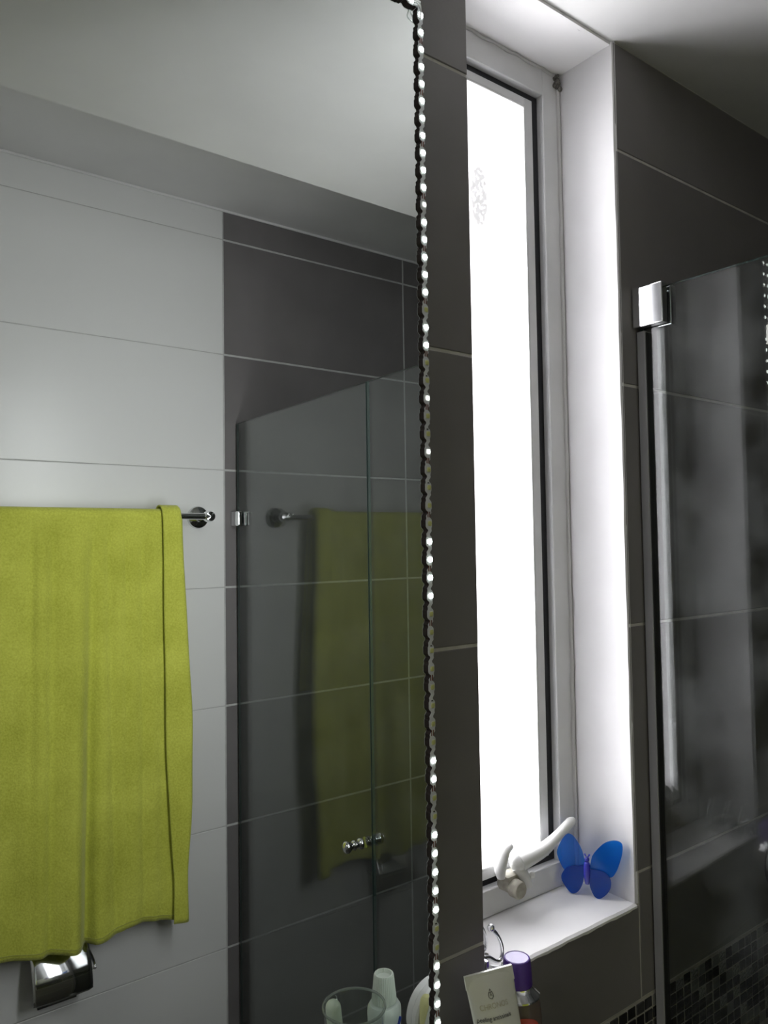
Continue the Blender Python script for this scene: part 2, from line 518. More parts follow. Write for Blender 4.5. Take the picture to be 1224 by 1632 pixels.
# mosaic band: grout bed and glass chips
obj('mosaic_grout', box(GX - .602, RX1, 0.0006, G + .001, MOS_B, MOS_T), M['mosaic_grout'], wall_front)
PX, PZ = 0.01715, 0.0149
chip_me = []
for cm in M['chip']:
    b = bmesh.new()
    bx(b, -.0074, .0074, -.0006, .0016, -.0063, .0063, bevel=0.0006, seg=1)
    bmesh.ops.recalc_face_normals(b, faces=b.faces)
    me = bpy.data.meshes.new('mosaic_chip'); b.to_mesh(me); b.free(); me.materials.append(cm)
    chip_me.append(me)
cx = 0.7340
ncol = 0
while cx < 1.232:
    for r in range(9):
        k = random.choices((0, 1, 2, 3), (0.46, 0.26, 0.15, 0.13))[0]
        o = bpy.data.objects.new('mosaic_chip', chip_me[k]); COL.objects.link(o); o.parent = wall_front
        o.location = (cx + random.uniform(-.0004, .0004), random.uniform(-.0003, .0003), MOS_T - 0.0022 - PZ * (r + .5) + random.uniform(-.0003, .0003))
        o.rotation_euler = (random.uniform(-.012, .012), random.uniform(-.02, .02), random.uniform(-.012, .012))
    cx += PX; ncol += 1
for x0, x1 in ((GX - .602, 0.7250), (1.2360, RX1)):    # rest of the band, outside the view: one strip each
    bm = bmesh.new(); x = x0 + PX / 2
    while x < x1 - PX / 2:
        for r in range(9):
            z = MOS_T - 0.0022 - PZ * (r + .5)
            bx(bm, x - .0074, x + .0074, -.0004, .0014, z - .0063, z + .0063)
        x += PX
    tag(obj('mosaic_chips', bm, M['chip'][0], wall_front), kind='stuff')

# opposite wall: white tiles, charcoal tiles in the shower
zb = [ZC2, 2.452] + ROWS[:8] + [0.0]
XB = 0.866
for b, a in zip(zb, zb[1:]):
    if b - a < .02: continue
    for x0, x1 in ((XB - .602 * 3, XB - .602 * 2), (XB - .602 * 2, XB - .602), (XB - .602, XB)):
        tile(x0, x1, a, b, YB, 1, M['white_tile'], wall_back, 0.0024, .0009)
    for x0, x1 in ((XB, XB + .604), (XB + .604, XB + 1.206)):
        tile(x0, x1, a, b, YB, 1, M['dark_tile'], wall_back, 0.0052, .0009)
# light painted bead under the ceiling on the opposite wall
tag(obj('trim_1', box(RX0, RX1, YB, YB + .0045, ZC2 - .0065, ZC2, bevel=.0015), M['paint']), kind='structure')

# ------------------------------------------------------------------ window
FY = 0.088                # face of the fixed frame, seen at the back of the reveal
win = bpy.data.objects.new('window_1', None); COL.objects.link(win); win.location = (0.688, 0.10, WZ0)
tag(win, 'narrow frosted window in a deep white reveal', kind='structure')
bm = bmesh.new()          # right reveal with a slightly uneven plaster arris
nz_ = 40
A = []; B = []; Cc = []
for i in range(nz_ + 1):
    z = WZ0 + (WZ1 - WZ0) * i / nz_
    w = 0.0004 * math.sin(i * .7) + 0.0003 * math.sin(i * 2.1)
    A.append(bm.verts.new((WX1 + .0022 + w * .5, -.0004, z))); B.append(bm.verts.new((WX1 - .0015 + w, .002, z))); Cc.append(bm.verts.new((WX1 - .002, .16, z)))
for i in range(nz_):
    bm.faces.new((A[i], A[i + 1], B[i + 1], B[i])); bm.faces.new((B[i], B[i + 1], Cc[i + 1], Cc[i]))
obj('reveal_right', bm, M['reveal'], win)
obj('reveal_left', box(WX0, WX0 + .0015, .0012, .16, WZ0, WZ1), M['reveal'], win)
bm = bmesh.new()          # sill slab with a worn front arris
n_ = 30
T = []; Fq = []; L = []; K = []
for i in range(n_ + 1):
    x = WX0 + (WX1 - WX0) * i / n_
    w = 0.0004 * math.sin(i * .9) + 0.0003 * math.sin(i * 2.2)
    K.append(bm.verts.new((x, .16, WZ0 + .001))); T.append(bm.verts.new((x, .002 + w, WZ0)))
    Fq.append(bm.verts.new((x, -.001 + w * .6, WZ0 - .002))); L.append(bm.verts.new((x, -.001 + w * .4, WZ0 - .005 + w)))
for i in range(n_):
    for a, b in ((K, T), (T, Fq), (Fq, L)):
        bm.faces.new((a[i], a[i + 1], b[i + 1], b[i]))
obj('window_sill', bm, M['sill'], win)
obj('reveal_head', box(WX0, WX1, .004, .16, WZ1 - .004, WZ1 + .002), M['sill'], win)
sw = bmesh.new()          # ridge of filler where the head meets the ceiling
sweep(sw, [(WX0 + (WX1 - WX0) * i / 14, .008 + .002 * math.sin(i * 1.9), WZ1 - .0008 + .0004 * math.sin(i * 2.7)) for i in range(15)], .0030, 8)
obj('plaster_ridge', sw, M['reveal'], win, smooth=True)

def frame_ring(bm, x0, x1, z0, z1, wl, wr, wb, wt, y0, y1, bev=0.001):
    bx(bm, x0, x0 + wl, y0, y1, z0, z1, bev, 1)
    bx(bm, x1 - wr, x1, y0, y1, z0, z1, bev, 1)
    bx(bm, x0 + wl, x1 - wr, y0, y1, z0, z0 + wb, bev, 1)
    bx(bm, x0 + wl, x1 - wr, y0, y1, z1 - wt, z1, bev, 1)

IX0, IX1, IZ0, IZ1 = 0.593, 0.7838, 1.2375, 2.2490        # clear opening of the fixed frame
bm = bmesh.new()
frame_ring(bm, WX0 + .001, WX1 - .002, WZ0 + .001, WZ1 - .003, IX0 - WX0 - .001, WX1 - .002 - IX1, IZ0 - WZ0 - .001, WZ1 - .003 - IZ1, FY, .150)
obj('fixed_frame', bm, M['frame'], win)
bm = bmesh.new()
frame_ring(bm, IX0 + .0005, IX1 - .0005, IZ0 + .0005, IZ1 - .0005, .014, .014, .0095, .0105, .0985, .125, 0)
obj('gasket', bm, M['gasket'], win)
SX0, SX1, SZ0, SZ1 = 0.6065, 0.7705, 1.2458, 2.2395
bm = bmesh.new()
frame_ring(bm, SX0, SX1, SZ0, SZ1, .0155, .0155, .0125, .0125, FY + .007, .126, .0012)
sash = obj('sash', bm, M['frame'], win)
bm = bmesh.new()
frame_ring(bm, SX0 + .0155, SX1 - .0155, SZ0 + .0125, SZ1 - .0125, .0022, .0022, .0022, .0022, FY + .0065, .104, .0004)
obj('glazing_bead', bm, M['bead'], sash)
# frosted pane keeps world coordinates in its mesh so the smudge can be placed
pane_bm = box(SX0 + .0145, SX1 - .0145, .099, .104, SZ0 + .0115, SZ1 - .0115)
pane = obj('pane', pane_bm, M['pane'], None, origin=(0, 0, 0))
pane.parent = sash
pane.location = -base_of(sash)
# caulk lump and cracks in the top corner
bm = bmesh.new()
for _ in range(22):
    ball(bm, (WX1 - .006 + random.uniform(-.006, .004), FY - .002 + random.uniform(-.004, .004), WZ1 - .016 + random.uniform(-.010, .010)), random.uniform(.0016, .0036), 8)
obj('mouldy_caulk', bm, M['mould'], win)
bm = bmesh.new()
sweep(bm, [(WX0 + (WX1 - WX0) * i / 30, FY - .0005 + .0006 * math.sin(i * 2.1), WZ1 - .0058 + .0012 * math.sin(i * 1.3)) for i in range(31)], .0022, 6)
sweep(bm, [(WX1 - .0042 + .0006 * math.sin(i * 1.7), FY - .0004, WZ0 + .01 + (WZ1 - WZ0 - .02) * i / 60) for i in range(61)], .0030, 8, up_=(0, 1, 0))
obj('caulk_line', bm, M['reveal'], win, smooth=True)

# lever handle
hd = bpy.data.objects.new('window_handle', None); COL.objects.link(hd)
hd.parent = sash; hd.location = Vector((0.69, .082, 1.245)) - base_of(sash)
bm = bmesh.new()
hp = spline([(0.6925, .076, 1.2630), (0.7060, .074, 1.2655), (0.7260, .072, 1.2690), (0.7400, .071, 1.2730), (0.7520, .070, 1.2790), (0.7700, .069, 1.2880), (0.7870, .068, 1.2965)], 6)
hr = [0.0118 - 0.0056 * min(1, i / (len(hp) * .72)) for i in range(len(hp))]
hr[-1] *= .45; hr[-2] *= .82
sweep(bm, hp, hr, 14, flat=0.92)
ball(bm, (0.6925, .0765, 1.2625), .0106, 16)
obj('lever', bm, M['handle'], sash, smooth=True)
bm = bmesh.new()
sweep(bm, spline([(0.690, .0755, 1.260), (0.6945, .072, 1.252), (0.7005, .0705, 1.242), (0.7040, .070, 1.2345)], 5), [.0085 - .0035 * i / 15 for i in range(16)], 12, up_=(0, 1, 0), flat=.8)
ball(bm, (0.7065, .068, 1.2475), .0042, 12)
obj('cam_claw', bm, M['handle'], sash, smooth=True)
bm = bmesh.new()
sweep(bm, spline([(0.6870, .084, 1.2820), (0.6760, .083, 1.2790), (0.6690, .082, 1.2700), (0.6665, .0815, 1.2600), (0.6680, .0815, 1.2500)], 6), [.0045 + .0028 * math.sin(i / 24 * math.pi) for i in range(25)], 12, up_=(0, 1, 0), flat=1.2)
obj('mounting_bracket', bm, M['handle'], sash, smooth=True)
bm = bmesh.new()
bx(bm, 0.670, 0.697, .072, .092, 1.2335, 1.2525, .003, 2)
lathe(bm, [(.0105, 0), (.0105, .010), (.009, .012)], (0.680, .0725, 1.2385), (0, -1, 0), 18)
obj('catch_block', bm, M['oldcatch'], sash, smooth=True)
bpy.data.objects.remove(hd)

# ------------------------------------------------------------------ wall mirror with LED strip
MX0, MX1, MZ0, MZ1, MY = -0.42, 0.4905, 1.112, 2.1975, -0.006
mirror = thing('wall_mirror', 'large frameless wall mirror edged with a white LED strip', 'mirror', ((MX0 + MX1) / 2, -.001, MZ0))
obj('backing_board', box(MX0 + .001, MX1 - .0008, -.0046, .0, MZ0 + .001, MZ1 - .001), M['mirror_edge'], mirror)
obj('silvered_sheet', box(MX0, MX1, MY, -.0046, MZ0, MZ1), M['mirror'], mirror)

strip = thing('led_strip', 'zigzag white LED strip stuck along the right edge of the mirror, some chips unlit', 'led strip', (0.486, MY, MZ0))
PITCH, Z0 = 0.017575, 2.1786
SXC = 0.4862
def strip_outline(n_led, z_top):
    """half outline of the S-shaped board: (offset of centre, half width) every sixth of a pitch"""
    rows = []
    z = z_top + PITCH * .5
    k = 0
    zend = z_top - PITCH * (n_led - .5)
    step = PITCH / 12
    while z > zend - 1e-6:
        ph = ((z_top - z) / PITCH) % 1.0         # 0 at a chip
        d = min(ph, 1 - ph)                      # distance to the chip, 0..0.5
        seg_i = int(round((z_top - z) / PITCH - ph)) if ph < .5 else int(round((z_top - z) / PITCH + (1 - ph)))
        if d < .24: hw = .0038
        elif d < .30: hw = .0030
        else: hw = .0021
        off = 0.0
        if d >= .28: off = .0013 * math.sin((ph - .28) / .44 * 2 * math.pi)
        rows.append((z, off, hw))
        z -= step
    return rows

def board(bm, rows, to3, t0, t1, shrink=0.0):
    L0 = []; R0 = []; L1 = []; R1 = []
    for z, off, hw in rows:
        h = hw - shrink
        L0.append(bm.verts.new(to3(off - h, z, t0))); R0.append(bm.verts.new(to3(off + h, z, t0)))
        L1.append(bm.verts.new(to3(off - h, z, t1))); R1.append(bm.verts.new(to3(off + h, z, t1)))
    for i in range(len(rows) - 1):
        for a, b in ((L0, R0), (R0, R1), (R1, L1), (L1, L0)):
            bm.faces.new((a[i], b[i], b[i + 1], a[i + 1]))
    bm.faces.new((L0[0], R0[0], R1[0], L1[0])); bm.faces.new((L0[-1], R0[-1], R1[-1], L1[-1]))

NLED = 60
rows = strip_outline(NLED, Z0)
to_v = lambda s, z, y: Vector((SXC + s, y, z))
bm = bmesh.new(); board(bm, rows, to_v, -.0094, -.0100); obj('circuit_board', bm, M['pcb'], strip)
bm = bmesh.new(); board(bm, rows, to_v, MY, -.0095, -.0001); obj('adhesive_tape', bm, M['tape'], strip)

def chip_mesh(material, name):
    """white package with a flush round phosphor window"""
    b = bmesh.new()
    bx(b, -.0025, .0025, -.0010, .0, -.0027, .0027, .0004, 1)
    n0 = len(b.faces)
    lathe(b, [(.0025, .0), (.0025, .00015), (.0018, .00055), (.0, .0008)], (0, -.00098, 0), (0, -1, 0), 14)
    b.faces.ensure_lookup_table()
    bmesh.ops.recalc_face_normals(b, faces=b.faces)
    b.faces.ensure_lookup_table()
    for f in b.faces[n0:]: f.material_index = 1
    me = bpy.data.meshes.new(name); b.to_mesh(me); b.free()
    me.materials.append(M['pcb']); me.materials.append(material)
    return me
chips = {'on': chip_mesh(M['led_on'], 'led_chip'), 'dim': chip_mesh(M['led_dim'], 'led_chip'), 'off': chip_mesh(M['led_off'], 'led_chip')}
ON = set(list(range(0, 11)) + [12, 13, 14, 15, 16, 18, 19, 30, 31, 32, 33, 42, 43, 46, 47, 48, 49, 50, 53, 54, 55, 56, 57, 58])
DIM = {11, 22, 25}
bb = bmesh.new()
bx(bb, -.0017, -.0006, -.0002, 0, -.0028, .0028); bx(bb, .0006, .0017, -.0002, 0, -.0028, .0028)
pad_me = bpy.data.meshes.new('solder_pad'); bb.to_mesh(pad_me); bb.free(); pad_me.materials.append(M['copper'])
bb = box(-.0009, .0009, -.0006, 0, -.0005, .0005)
res_me = bpy.data.meshes.new('resistor'); bb.to_mesh(res_me); bb.free(); res_me.materials.append(M['resistor'])
def put(me, name, parent, loc, rot=None):
    o = bpy.data.objects.new(name, me); COL.objects.link(o); o.parent = parent
    o.location = Vector(loc) - base_of(parent)
    if rot: o.rotation_euler = rot
    return o
for i in range(NLED):
    z = Z0 - PITCH * i
    st = 'on' if i in ON else ('dim' if i in DIM else 'off')
    c_ = put(chips[st], 'led_chip', strip, (SXC + .0003, -.0100, z))
    if i % 3 == 1:
        put(pad_me, 'solder_pad', strip, (SXC, -.0100, z - PITCH * .5))
    if i % 3 == 0 and st != 'on':
        put(res_me, 'resistor', strip, (SXC, -.0100, z + .0045))
# run along the top edge of the mirror
top = thing('led_strip', 'lit LED strip running along the top edge of the mirror', 'led strip', (0.05, MY, MZ1 - .0085))
ZT = MZ1 - 0.0085
rows_t = strip_outline(48, 0.0)
to_h = lambda s, z, y: Vector((0.4745 + z, y, ZT + s))
bm = bmesh.new(); board(bm, rows_t, to_h, -.0094, -.0100); obj('circuit_board', bm, M['pcb'], top)
bm = bmesh.new(); board(bm, rows_t, to_h, MY, -.0095, -.0001); obj('adhesive_tape', bm, M['tape'], top)
for i in range(48):
    put(chips['on'], 'led_chip', top, (0.4745 - PITCH * i, -.0100, ZT), (0, math.pi / 2, 0))
bm = bmesh.new()          # solder wires bridging the corner
sweep(bm, spline([(0.4790, -.0102, ZT + .001), (0.4830, -.0135, ZT - .002), (0.4850, -.0125, ZT - .007), (0.4862, -.0102, ZT - .012)], 5), .0007, 6)
sweep(bm, spline([(0.4785, -.0102, ZT - .002), (0.4800, -.0150, ZT - .006), (0.4835, -.0140, ZT - .010), (0.4858, -.0102, ZT - .014)], 5), .0007, 6)
obj('corner_wire', bm, M['whiteplastic'], strip, smooth=True)

# ------------------------------------------------------------------ shower screen
def gx(y): return 0.8575 - 0.0345 * y       # screen stands slightly off square
gdir = Vector((0.0345, -1.0, 0)).normalized()
gnor = Vector((-1.0, -0.0345, 0)).normalized()     # towards the basin side
def slab(bm, y0, y1, z0, z1, n0, n1, bevel=0.0):
    """block lying on the screen plane from y0 to y1, thickness n0..n1 towards the basin"""
    a = Vector((gx(y0), y0, 0)); b = Vector((gx(y1), y1, 0))
    q = []
    for z in (z0, z1):
        q += [bm.verts.new(v + Vector((0, 0, z))) for v in (a + gnor * n0, b + gnor * n0, b + gnor * n1, a + gnor * n1)]
    fs = [bm.faces.new([q[i] for i in f]) for f in ((0, 1, 2, 3), (4, 5, 6, 7), (0, 1, 5, 4), (1, 2, 6, 5), (2, 3, 7, 6), (3, 0, 4, 7))]
    if bevel:
        bmesh.ops.bevel(bm, geom=list({e for f in fs for e in f.edges}), offset=bevel, segments=2, affect='EDGES', profile=.5)
    return bm
GT, ZG0 = 1.968, 0.06
YD = -0.640               # fixed panel ends, door starts
def edged_sheet(name, y0, y1, parent):
    """clear faces with green polished edges: one mesh, two materials"""
    b = slab(bmesh.new(), y0, y1, ZG0, GT, -.003, .003)
    o = obj(name, b, M['glass'], parent)
    o.data.materials.append(M['glass_edge'])
    for p in o.data.polygons:
        if abs(p.normal.x) < 0.9: p.material_index = 1
    return o
fixed = thing('shower_screen', 'fixed clear glass shower screen with a chrome clamp beside the window', 'shower screen', (gx(-.3), -.3, ZG0))
edged_sheet('glass_panel', -.0035, YD + .002, fixed)
bm = bmesh.new()
slab(bm, -.0015, -.0125, ZG0, 1.916, -.0075, .0082, .0008)
obj('wall_channel', bm, M['seal'], fixed)
bm = bmesh.new()
slab(bm, -.0127, -.0135, ZG0, 1.914, -.0050, .0062)
obj('black_seal', bm, M['black'], fixed)
bm = bmesh.new()
slab(bm, -.0012, -.0430, 1.9195, 1.9705, .004, .0165, .0012)
slab(bm, -.0012, -.0430, 1.9195, 1.9705, -.0165, -.004, .0012)
obj('wall_clamp', bm, M['wornchrome'], fixed)
obj('floor_rail', slab(bmesh.new(), -.0015, YD + .002, 0.0, ZG0, -.03, .03, .003), M['shelf'], fixed)

door = thing('shower_door', 'clear glass shower door hinged on the charcoal wall, seen in the mirror', 'shower door', (gx(-.95), -.95, ZG0 + .004))
edged_sheet('glass_panel', YD - .002, YB + .010, door)
for zc in (1.7195, 0.42):
    bm = bmesh.new()
    slab(bm, YB + .001, YB + .045, zc - .019, zc + .019, .004, .017, .003)
    slab(bm, YB + .001, YB + .045, zc - .019, zc + .019, -.017, -.004, .003)
    obj('hinge', bm, M['chrome'], door, smooth=True)
kc = Vector((gx(-.676), -.676, 1.066))
bm = bmesh.new()
for s in (1, -1):
    lathe(bm, [(.0105, .004), (.0112, .006), (.0100, .0095), (.0062, .0125), (.0058, .0165), (.0085, .0190), (.0098, .0215), (.0085, .0240), (.0062, .0262), (.0068, .0290), (.0108, .0335), (.0120, .0375), (.0108, .0415), (.0068, .0445), (.0, .0455)], kc, gnor * s, 24)
obj('knob', bm, M['chrome'], door, smooth=True)

# shower valve on the tiles behind the screen
vc = Vector((1.172, 0, 1.166))
valve = thing('shower_valve', 'round chrome shower valve on the tiles behind the glass screen', 'valve', (vc.x, 0, vc.z))
bm = lathe(bmesh.new(), [(.041, .0), (.042, .003), (.040, .0065), (.030, .009), (.0285, .0095)], vc, (0, -1, 0), 40)
obj('cover_plate', bm, M['darkmetal'], valve, smooth=True)
bm = lathe(bmesh.new(), [(.0260, .009), (.0270, .012), (.0275, .030), (.0262, .040), (.0225, .044), (.0, .045)], vc, (0, -1, 0), 40)
obj('valve_knob', bm, M['darkmetal'], valve, smooth=True)
bm = sweep(bmesh.new(), [vc + Vector((0, -.030, .020)), vc + Vector((.006, -.040, .040)), vc + Vector((.010, -.046, .062))], [.006, .005, .0042], 12)
obj('valve_lever', bm, M['darkmetal'], valve, smooth=True)

# ------------------------------------------------------------------ towel rail and towel on the opposite wall
BZ, BD = 1.7225, 0.070
by = YB + BD
rail = thing('towel_rail', 'round chrome towel rail on the white tiles, carrying the lime towel', 'towel rail', (0.3, YB, BZ))
obj('bar', sweep(bmesh.new(), [(-.02, by, BZ), (.40, by, BZ), (.792, by, BZ)], .0080, 20), M['chrome'], rail, smooth=True)
for X in (.7915, -.0100):
    bm = lathe(bmesh.new(), [(.0275, .0002), (.0285, .003), (.0265, .009), (.0180, .0135), (.0125, .018), (.0115, .040), (.0120, .056), (.0135, .060), (.0138, .076), (.0115, .082), (.0, .084)], (X, YB, BZ), (0, 1, 0), 32)
    obj('wall_mount', bm, M['chrome'], rail, smooth=True)

def lerp_tab(tab, t):
    for (a, va), (b, vb) in zip(tab, tab[1:]):
        if t <= b:
            k = (t - a) / (b - a) if b > a else 0
            k = max(0, min(1, k))
            return va + (vb - va) * k
    return tab[-1][1]

def smooth_tab(tab, t, w=.02):
    return (lerp_tab(tab, t - w) + lerp_tab(tab, t) * 2 + lerp_tab(tab, t + w)) / 4

TX0 = 0.045
EDGE = [(0.70, .7160), (0.80, .7165), (0.90, .7150), (1.05, .7270), (1.25, .7290), (1.45, .7200), (1.60, .7110), (1.75, .7080)]      # right edge against height
LAP = [(0.70, .6850), (0.80, .6870), (0.88, .6900), (1.00, .6810), (1.15, .6730), (1.45, .6690), (1.75, .6655)]       # left end of the turned-in lap
BOTTOM = [(0.00, .838), (0.20, .830), (0.33, .815), (0.45, .801), (0.515, .787), (0.556, .796), (0.60, .808), (0.655, .800), (0.73, .781)]

def folds(x, z):
    """outward displacement of the front sheet; pleats deepen downwards from the rail"""
    t = max(0, min(1, (1.715 - z) / .90))
    k = min(1, (1.715 - z) / .06) if z < 1.715 else 0
    d = 0
    def g(c, w): return math.exp(-((x - c) / w) ** 2)
    c1 = 0.500 - 0.012 * t
    d -= (.008 + .026 * t) * g(c1 + .013, .015) * k
    d += (.005 + .014 * t) * g(c1 - .022, .020) * k
    d -= (.006 + .006 * t) * g(.428 - .01 * t, .013) * k
    d += (.004 + .003 * t) * g(.405, .016) * k
    d -= .007 * (1 - t) * g(.385, .008) * k
    d -= (.009 - .003 * t) * g(.545 + .018 * t, .011) * k
    d += .012 * t * g(.60, .035)
    d -= .006 * (1 - .6 * t) * g(.585, .007) * k
    d -= .006 * g(.622, .007) * k * (1 - .5 * t)
    d += .006 * g(.648, .012) * k
    d += .014 * t * math.sin(x * 17 + .6)
    d -= .007 * t * g(.35, .02)
    d += .0015 * math.sin(z * 23 + x * 40)
    return d

def towel_mesh():
    bm = bmesh.new()
    nx, nb, na, nf = 132, 34, 12, 92
    lap_n = 14
    rows_ = []
    # vertical path: back flap up, over the bar, front down
    path = []
    for i in range(nb):
        path.append(('b', i / nb))
    for i in range(na + 1):
        path.append(('a', i / na))
    for i in range(1, nf + 1):
        path.append(('f', i / nf))
    R = .0150
    for kind, t in path:
        row = []
        for j in range(nx + lap_n + 1):
            # main sheet, then the lap folded forward at the right edge
            if j <= nx:
                s = j / nx; lap = 0.0
            else:
                s = 1.0; lap = (j - nx) / lap_n
            if kind == 'b':
                zb_ = 1.262
                z = zb_ + (BZ - zb_) * t
                xe = .7330 + (.7080 - .7330) * t
                off = BD - R - .016 * (1 - t) ** .6 * .7
                out = off
            elif kind == 'a':
                a = math.pi * t
                z = BZ + R * math.sin(a)
                xe = .7080; out = BD - R * math.cos(a)
            else:
                z = None; xe = None
            if kind != 'f':
                xl = .6655 if kind == 'a' else xe - .04
                if lap == 0:
                    x = TX0 + (xe - TX0) * s
                else:
                    x = xe - (xe - xl) * max(0, (lap - .2) / .8)
                    lift = .0095 * min(1, lap / .2)
                    x += .003 * math.sin(min(1, lap / .2) * math.pi)
                    if kind == 'a':
                        z += lift * math.sin(math.pi * t); out += -lift * math.cos(math.pi * t)
                    else:
                        out -= lift * 1.0 if out > .03 else 0
            else:
                # front sheet
                x_guess = TX0 + (.71 - TX0) * s
                zbot = smooth_tab(BOTTOM, x_guess, .018)
                z = BZ + (zbot - BZ) * t
                xe = smooth_tab(EDGE, z, .04); xl = smooth_tab(LAP, z, .03)
                if lap == 0:
                    x = TX0 + (xe - TX0) * s
                    out = BD + R + .004 * t + folds(x, z)
                else:
                    q = min(1, lap / .2)
                    x = xe - (xe - xl) * max(0, (lap - .2) / .8) + .004 * math.sin(q * math.pi)
                    zl = smooth_tab(BOTTOM, .70, .018)
                    z = BZ + (zl - BZ) * t
                    out = BD + R + .004 * t + folds(min(x, xe), z) + (.0130 + .004 * t) * q + .002 * math.sin(lap * 5)
            out = max(out, .0065)
            row.append(bm.verts.new((x, YB + out, z)))
        rows_.append(row)
    for a, b in zip(rows_, rows_[1:]):
        for j in range(len(a) - 1):
            bm.faces.new((a[j], a[j + 1], b[j + 1], b[j]))
    return bm
towel = obj('bath_towel', towel_mesh(), M['towel'], None, smooth=False, origin=(0.4, by, 0.80))
towel.data.polygons.foreach_set('use_smooth', [True] * len(towel.data.polygons))
so = towel.modifiers.new('pile', 'SOLIDIFY'); so.thickness = 0.0036; so.offset = 0.0
tag(towel, 'lime green terry bath towel folded over the chrome rail', 'towel')
# stitched hem along the lower edge
bm = bmesh.new()
hp = []
for i in range(70):
    x = TX0 + (.712 - TX0) * i / 69
    z = smooth_tab(BOTTOM, x, .018) + .012
    hp.append((x, YB + BD + .0150 + .004 + folds(x, z) + .0030, z))
sweep(bm, hp, .0009, 6)
hm = obj('hem_stitching', bm, M['hem'], towel, smooth=True)

# ------------------------------------------------------------------ toilet paper holder under the towel
tp = thing('toilet_paper_holder', 'chrome toilet paper holder with curved cover below the lime towel', 'paper holder', (.455, YB, .70))
obj('back_plate', box(.418, .500, YB + .0004, YB + .004, .650, .800, bevel=.001), M['darkmetal'], tp)
bm = bmesh.new()          # curved cover
prof = spline([(.003, .842), (.013, .824), (.028, .800), (.044, .775), (.058, .751), (.068, .728), (.0725, .709), (.073, .694)], 5)
P0 = []
for X in [.3945 + (.5150 - .3945) * i / 14 for i in range(15)]:
    c_ = min(X - .3945, .5150 - X)
    col_ = []
    for k, p in enumerate(prof):
        col_.append((X, YB + p[0] + .0025 * math.sin((X - .3945) / .1205 * math.pi), p[1] + (.004 if (c_ < .002 and k == len(prof) - 1) else 0)))
    P0.append(col_)
V = [[bm.verts.new(c) for c in cc] for cc in P0]
for a, b in zip(V, V[1:]):
    for k in range(len(a) - 1):
        bm.faces.new((a[k], a[k + 1], b[k + 1], b[k]))
cover = obj('cover', bm, M['chrome'], tp)
cover.data.polygons.foreach_set('use_smooth', [True] * len(cover.data.polygons))
so = cover.modifiers.new('sheet', 'SOLIDIFY'); so.thickness = 0.0014; so.offset = -1
bm = bmesh.new()
sweep(bm, [(.402, YB + .002, .822), (.405, YB + .010, .826), (.505, YB + .010, .826), (.508, YB + .002, .822)], .0035, 10)
obj('hinge_rod', bm, M['chrome'], tp, smooth=True)
bm = bmesh.new()          # bent wire that carries the roll
sweep(bm, spline([(.5195, YB + .004, .752), (.5240, YB + .020, .748), (.5245, YB + .050, .738), (.5235, YB + .058, .730), (.5190, YB + .056, .728), (.4600, YB + .050, .728), (.4050, YB + .050, .728)], 6), .0024, 10)
sweep(bm, spline([(.5195, YB + .004, .740), (.5255, YB + .022, .737), (.5265, YB + .048, .729), (.5235, YB + .058, .727)], 6), .0022, 10)
obj('roll_wire', bm, M['chrome'], tp, smooth=True)
bm = bmesh.new()
lathe(bm, [(.0195, 0), (.0195, .094)], (.409, YB + .040, .712), (1, 0, 0), 28)
obj('cardboard_core', bm, mat('brown cardboard', (.30, .22, .17), .8, var=.1, vscale=60), tp, smooth=True)

# ------------------------------------------------------------------ shelf under the mirror and the toiletries on it
SH = 1.0890
shelf = thing('toiletry_shelf', 'white stone shelf under the mirror, carrying the toiletries', 'shelf', (.08, 0, SH - .03))
obj('slab', box(-.42, .655, -.155, -.0012, SH - .022, SH, bevel=.002), M['shelf'], shelf)
for X in (-.30, .40):
    obj('bracket', box(X, X + .02, -.12, -.0012, SH - .07, SH - .022, bevel=.002), M['chrome'], shelf)

# purple capped bottle
bc = Vector((.5785, -.0265, SH))
bt = thing('oil_bottle', 'brown bottle with purple cap and chrome collar, by the window sill', 'bottle', bc)
obj('body', lathe(bmesh.new(), [(.0205, 0), (.0232, .002), (.0238, .010), (.0238, .074), (.0236, .089), (.0226, .099), (.0205, .1060), (.0195, .1085), (.0, .1085)], bc, seg=40), M['oil'], bt, smooth=True)
obj('collar', lathe(bmesh.new(), [(.0198, .1072), (.0224, .1076), (.0222, .1092), (.0175, .1135), (.0152, .1160), (.0148, .1172), (.0, .1172)], bc, seg=40), M['chrome'], bt, smooth=True)
obj('cap', lathe(bmesh.new(), [(.0150, .1174), (.0151, .1182), (.0147, .1250), (.0137, .1410), (.0130, .1425), (.0118, .1430), (.0115, .1426), (.0, .1426)], bc, seg=40), M['purple'], bt, smooth=True)
# curved red label facing the room, with white script
lab = bmesh.new(); lc = []
ang0 = math.radians(238)
for i in range(17):
    a = ang0 + math.radians(-44 + 88 * i / 16)
    u = -1 + 2 * i / 16
    hh = .0150 * math.sqrt(max(0, 1 - u * u))
    r = .0241
    lc.append((lab.verts.new((bc.x + r * math.cos(a), bc.y + r * math.sin(a), SH + .0815 - hh)), lab.verts.new((bc.x + r * math.cos(a), bc.y + r * math.sin(a), SH + .0815 + hh))))
for a, b in zip(lc, lc[1:]):
    lab.faces.new((a[0], b[0], b[1], a[1]))
bmesh.ops.remove_doubles(lab, verts=lab.verts, dist=1e-6)
lb = obj('label', lab, M['red'], bt, smooth=True)
nrm = Vector((math.cos(ang0), math.sin(ang0), 0)); tan = Vector((-math.sin(ang0), math.cos(ang0), 0))
mw = Matrix.Identity(4)
pos = bc + nrm * .0246 + Vector((0, 0, .0790))
for i in range(3):
    mw[i][0] = tan[i]; mw[i][1] = (0, 0, 1)[i]; mw[i][2] = nrm[i]; mw[i][3] = pos[i]
